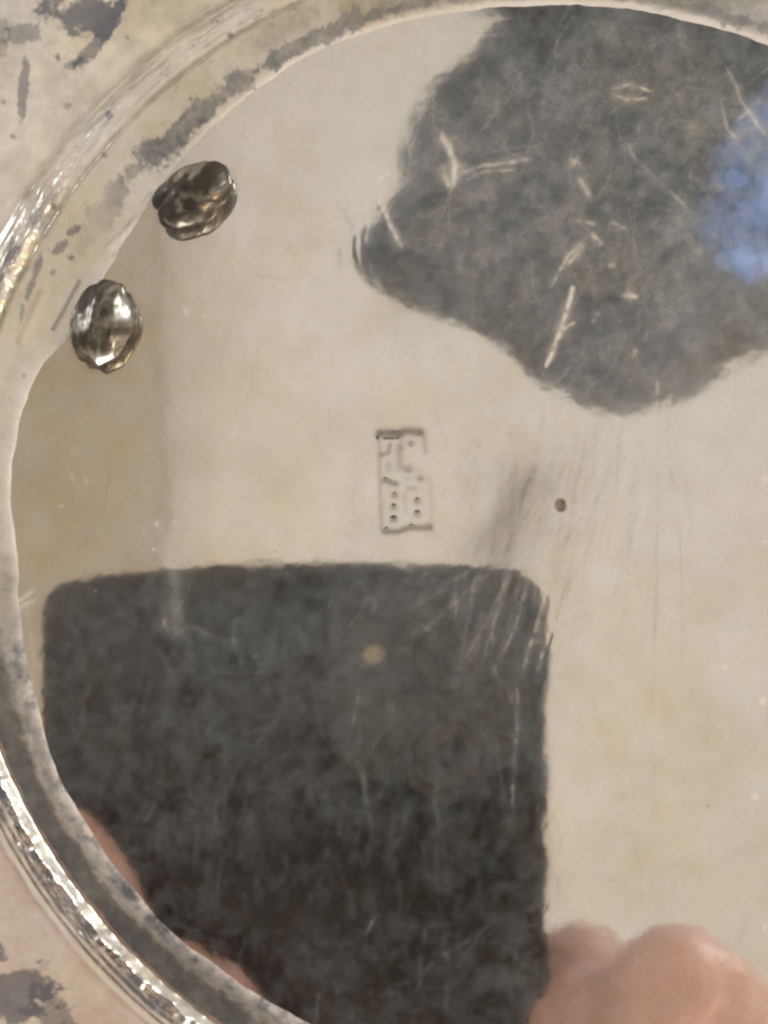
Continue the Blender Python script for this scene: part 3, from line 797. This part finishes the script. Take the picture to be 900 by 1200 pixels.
tube_mesh(bm, [q(722, 1150, -4), q(690, 1190, -8), q(672, 1240, -8)], [2.6, 3.4, 2.6], 10)
finger(bm, [palmR + Vector((-18, -18, 0)), q(800, 1330, 6), q(725, 1262, 0), q(690, 1215, -2)], 10.5)   # thumb
remesh('body', bm, M_skin, person, 1.7, 3)

# hair: cap over the cranium with uneven locks falling to one side
bm = bmesh.new()
ell(bm, hp(0, -24, 34), (80, 88, 80), HM, 40)
hr = np.random.RandomState(5)
for k in range(150):
    a = hr.uniform(0, 2 * math.pi); b = hr.uniform(0.1, 1.0)
    s0 = hp(20 * math.cos(a), -10 + 25 * math.sin(a), 108)
    rad_ = hr.uniform(0.94, 1.05)
    x_ = 82 * math.cos(a) * rad_; y_ = -24 + 86 * math.sin(a) * rad_
    if math.sin(a) > 0.35: z_end = hr.uniform(-58, 18)
    else: z_end = hr.uniform(-60, -5)
    mid = hp(x_ * 0.86, (y_ + 10) * 0.8, 92)
    p2 = hp(x_, y_, max(z_end, 30)); p3 = hp(x_ * (0.98 if z_end > 0 else 0.86), y_ * (1.0 + (0.28 if math.sin(a) > 0.35 else 0)), z_end)
    tube_mesh(bm, [s0, mid, p2, p3], [5, 8, 7, 3], 8, 4)
# long locks added over the face to darken it in the reflection
for k in range(64):
    xa = hr.uniform(-66, 66); xb = xa + hr.uniform(-14, 14); ze = hr.uniform(-105, -30)
    yb_ = 104 * math.sqrt(max(0.1, 1 - (xb / 92) ** 2)) + hr.uniform(4, 17)
    tube_mesh(bm, [hp(xa * 0.6, 40, 104), hp(xa, 84 - abs(xa) * 0.2, 68), hp(0.5 * (xa + xb), yb_ * 0.97, 20), hp(xb, yb_, ze)], [6, 8, 7.5, 3], 8, 4)
tube_mesh(bm, [Vector(un_mirror(690, 120, 490)), Vector(un_mirror(580, 210, 488)), Vector(un_mirror(520, 262, 486))], [30, 31, 24], 20)
tube_mesh(bm, [Vector(un_mirror(600, 230, 490)), Vector(un_mirror(530, 238, 488)), Vector(un_mirror(492, 262, 486))], [24, 20, 17], 20)
tube_mesh(bm, [Vector(un_mirror(800, 380, 486)), Vector(un_mirror(880, 350, 486)), Vector(un_mirror(960, 320, 486))], [22, 22, 20], 20)
# a loose twist of hair sticking out at the side
tube_mesh(bm, [hp(60, 0, 60), Vector(un_mirror(500, 300, 490)), Vector(un_mirror(458, 285, 488))], [26, 22, 13], 16)
tube_mesh(bm, [hp(60, 0, 80), Vector(un_mirror(575, 310, 490)), Vector(un_mirror(540, 345, 488))], [24, 24, 12], 16)
tube_mesh(bm, [hp(-70, 0, 30), Vector(un_mirror(715, 375, 490)), Vector(un_mirror(775, 400, 485)), Vector(un_mirror(850, 350, 485))], [22, 25, 22, 18], 16)
hair = remesh('hair', bm, M_hair, person, 2.6, 2)

# dark knit top: torso and sleeves ending at the wrists
bm = bmesh.new()
tube_mesh(bm, [sho_c + Vector((0, 5, 0)), sho_c + Vector((5, 60, 60)), sho_c + Vector((22, 165, 165))], [100, 138, 142], 36)
tube_mesh(bm, [SL + Vector((10, 0, 0)), sho_c + Vector((0, 30, 15)), SR + Vector((-10, 0, 0))], [62, 92, 62], 32)
tube_mesh(bm, [SL, (SL + EL) / 2 + Vector((-10, 0, 0)), EL], [62, 56, 48], 24)
tube_mesh(bm, [EL, EL * 0.55 + WL * 0.45, WL * 0.9 + EL * 0.1], [48, 46, 33], 24)
tube_mesh(bm, [SR, (SR + ER) / 2, ER], [62, 56, 48], 24)
tube_mesh(bm, [ER, ER * 0.55 + WR * 0.45, WR * 0.9 + ER * 0.1], [48, 46, 33], 24)
remesh('knit_top', bm, M_cloth, person, 5, 4)
# made-up cloth folds standing in for a patch of blue light beside the jaw
bm = bmesh.new()
for k in range(7):
    a0 = un_mirror(884 + 20 * k, 196 + 8 * k, 402 + 6 * (k % 3)); a1 = un_mirror(862 + 20 * k, 250, 392 + 7 * (k % 2)); a2 = un_mirror(882 + 18 * k, 300 - 5 * k, 398 + 6 * (k % 3))
    tube_mesh(bm, [Vector(a0), Vector(a1), Vector(a2)], [9, 12, 8], 12)
tube_mesh(bm, [Vector(un_mirror(900, 190, 355)), Vector(un_mirror(1010, 60, 440)), Vector((215, 330, 540))], [16, 26, 40], 16)
remesh('blue_sheen_folds', bm, M_blue, person, 2.2, 2)
# eyes
M_eye = simple('eye_white', (0.7, 0.68, 0.64), 0.15)
M_iris = simple('brown_iris', (0.03, 0.015, 0.008), 0.1)
for s_ in (-1, 1):
    bm = bmesh.new(); ell(bm, hp(s_ * 31, 74, 1), (10, 7.5, 5), HM, 20)
    e = bm_obj('eye', bm, M_eye, person)
    bm = bmesh.new(); ell(bm, hp(s_ * 31, 80.5, 1), (4.5, 2.0, 4.5), HM, 16)
    bm_obj('iris', bm, M_iris, e)
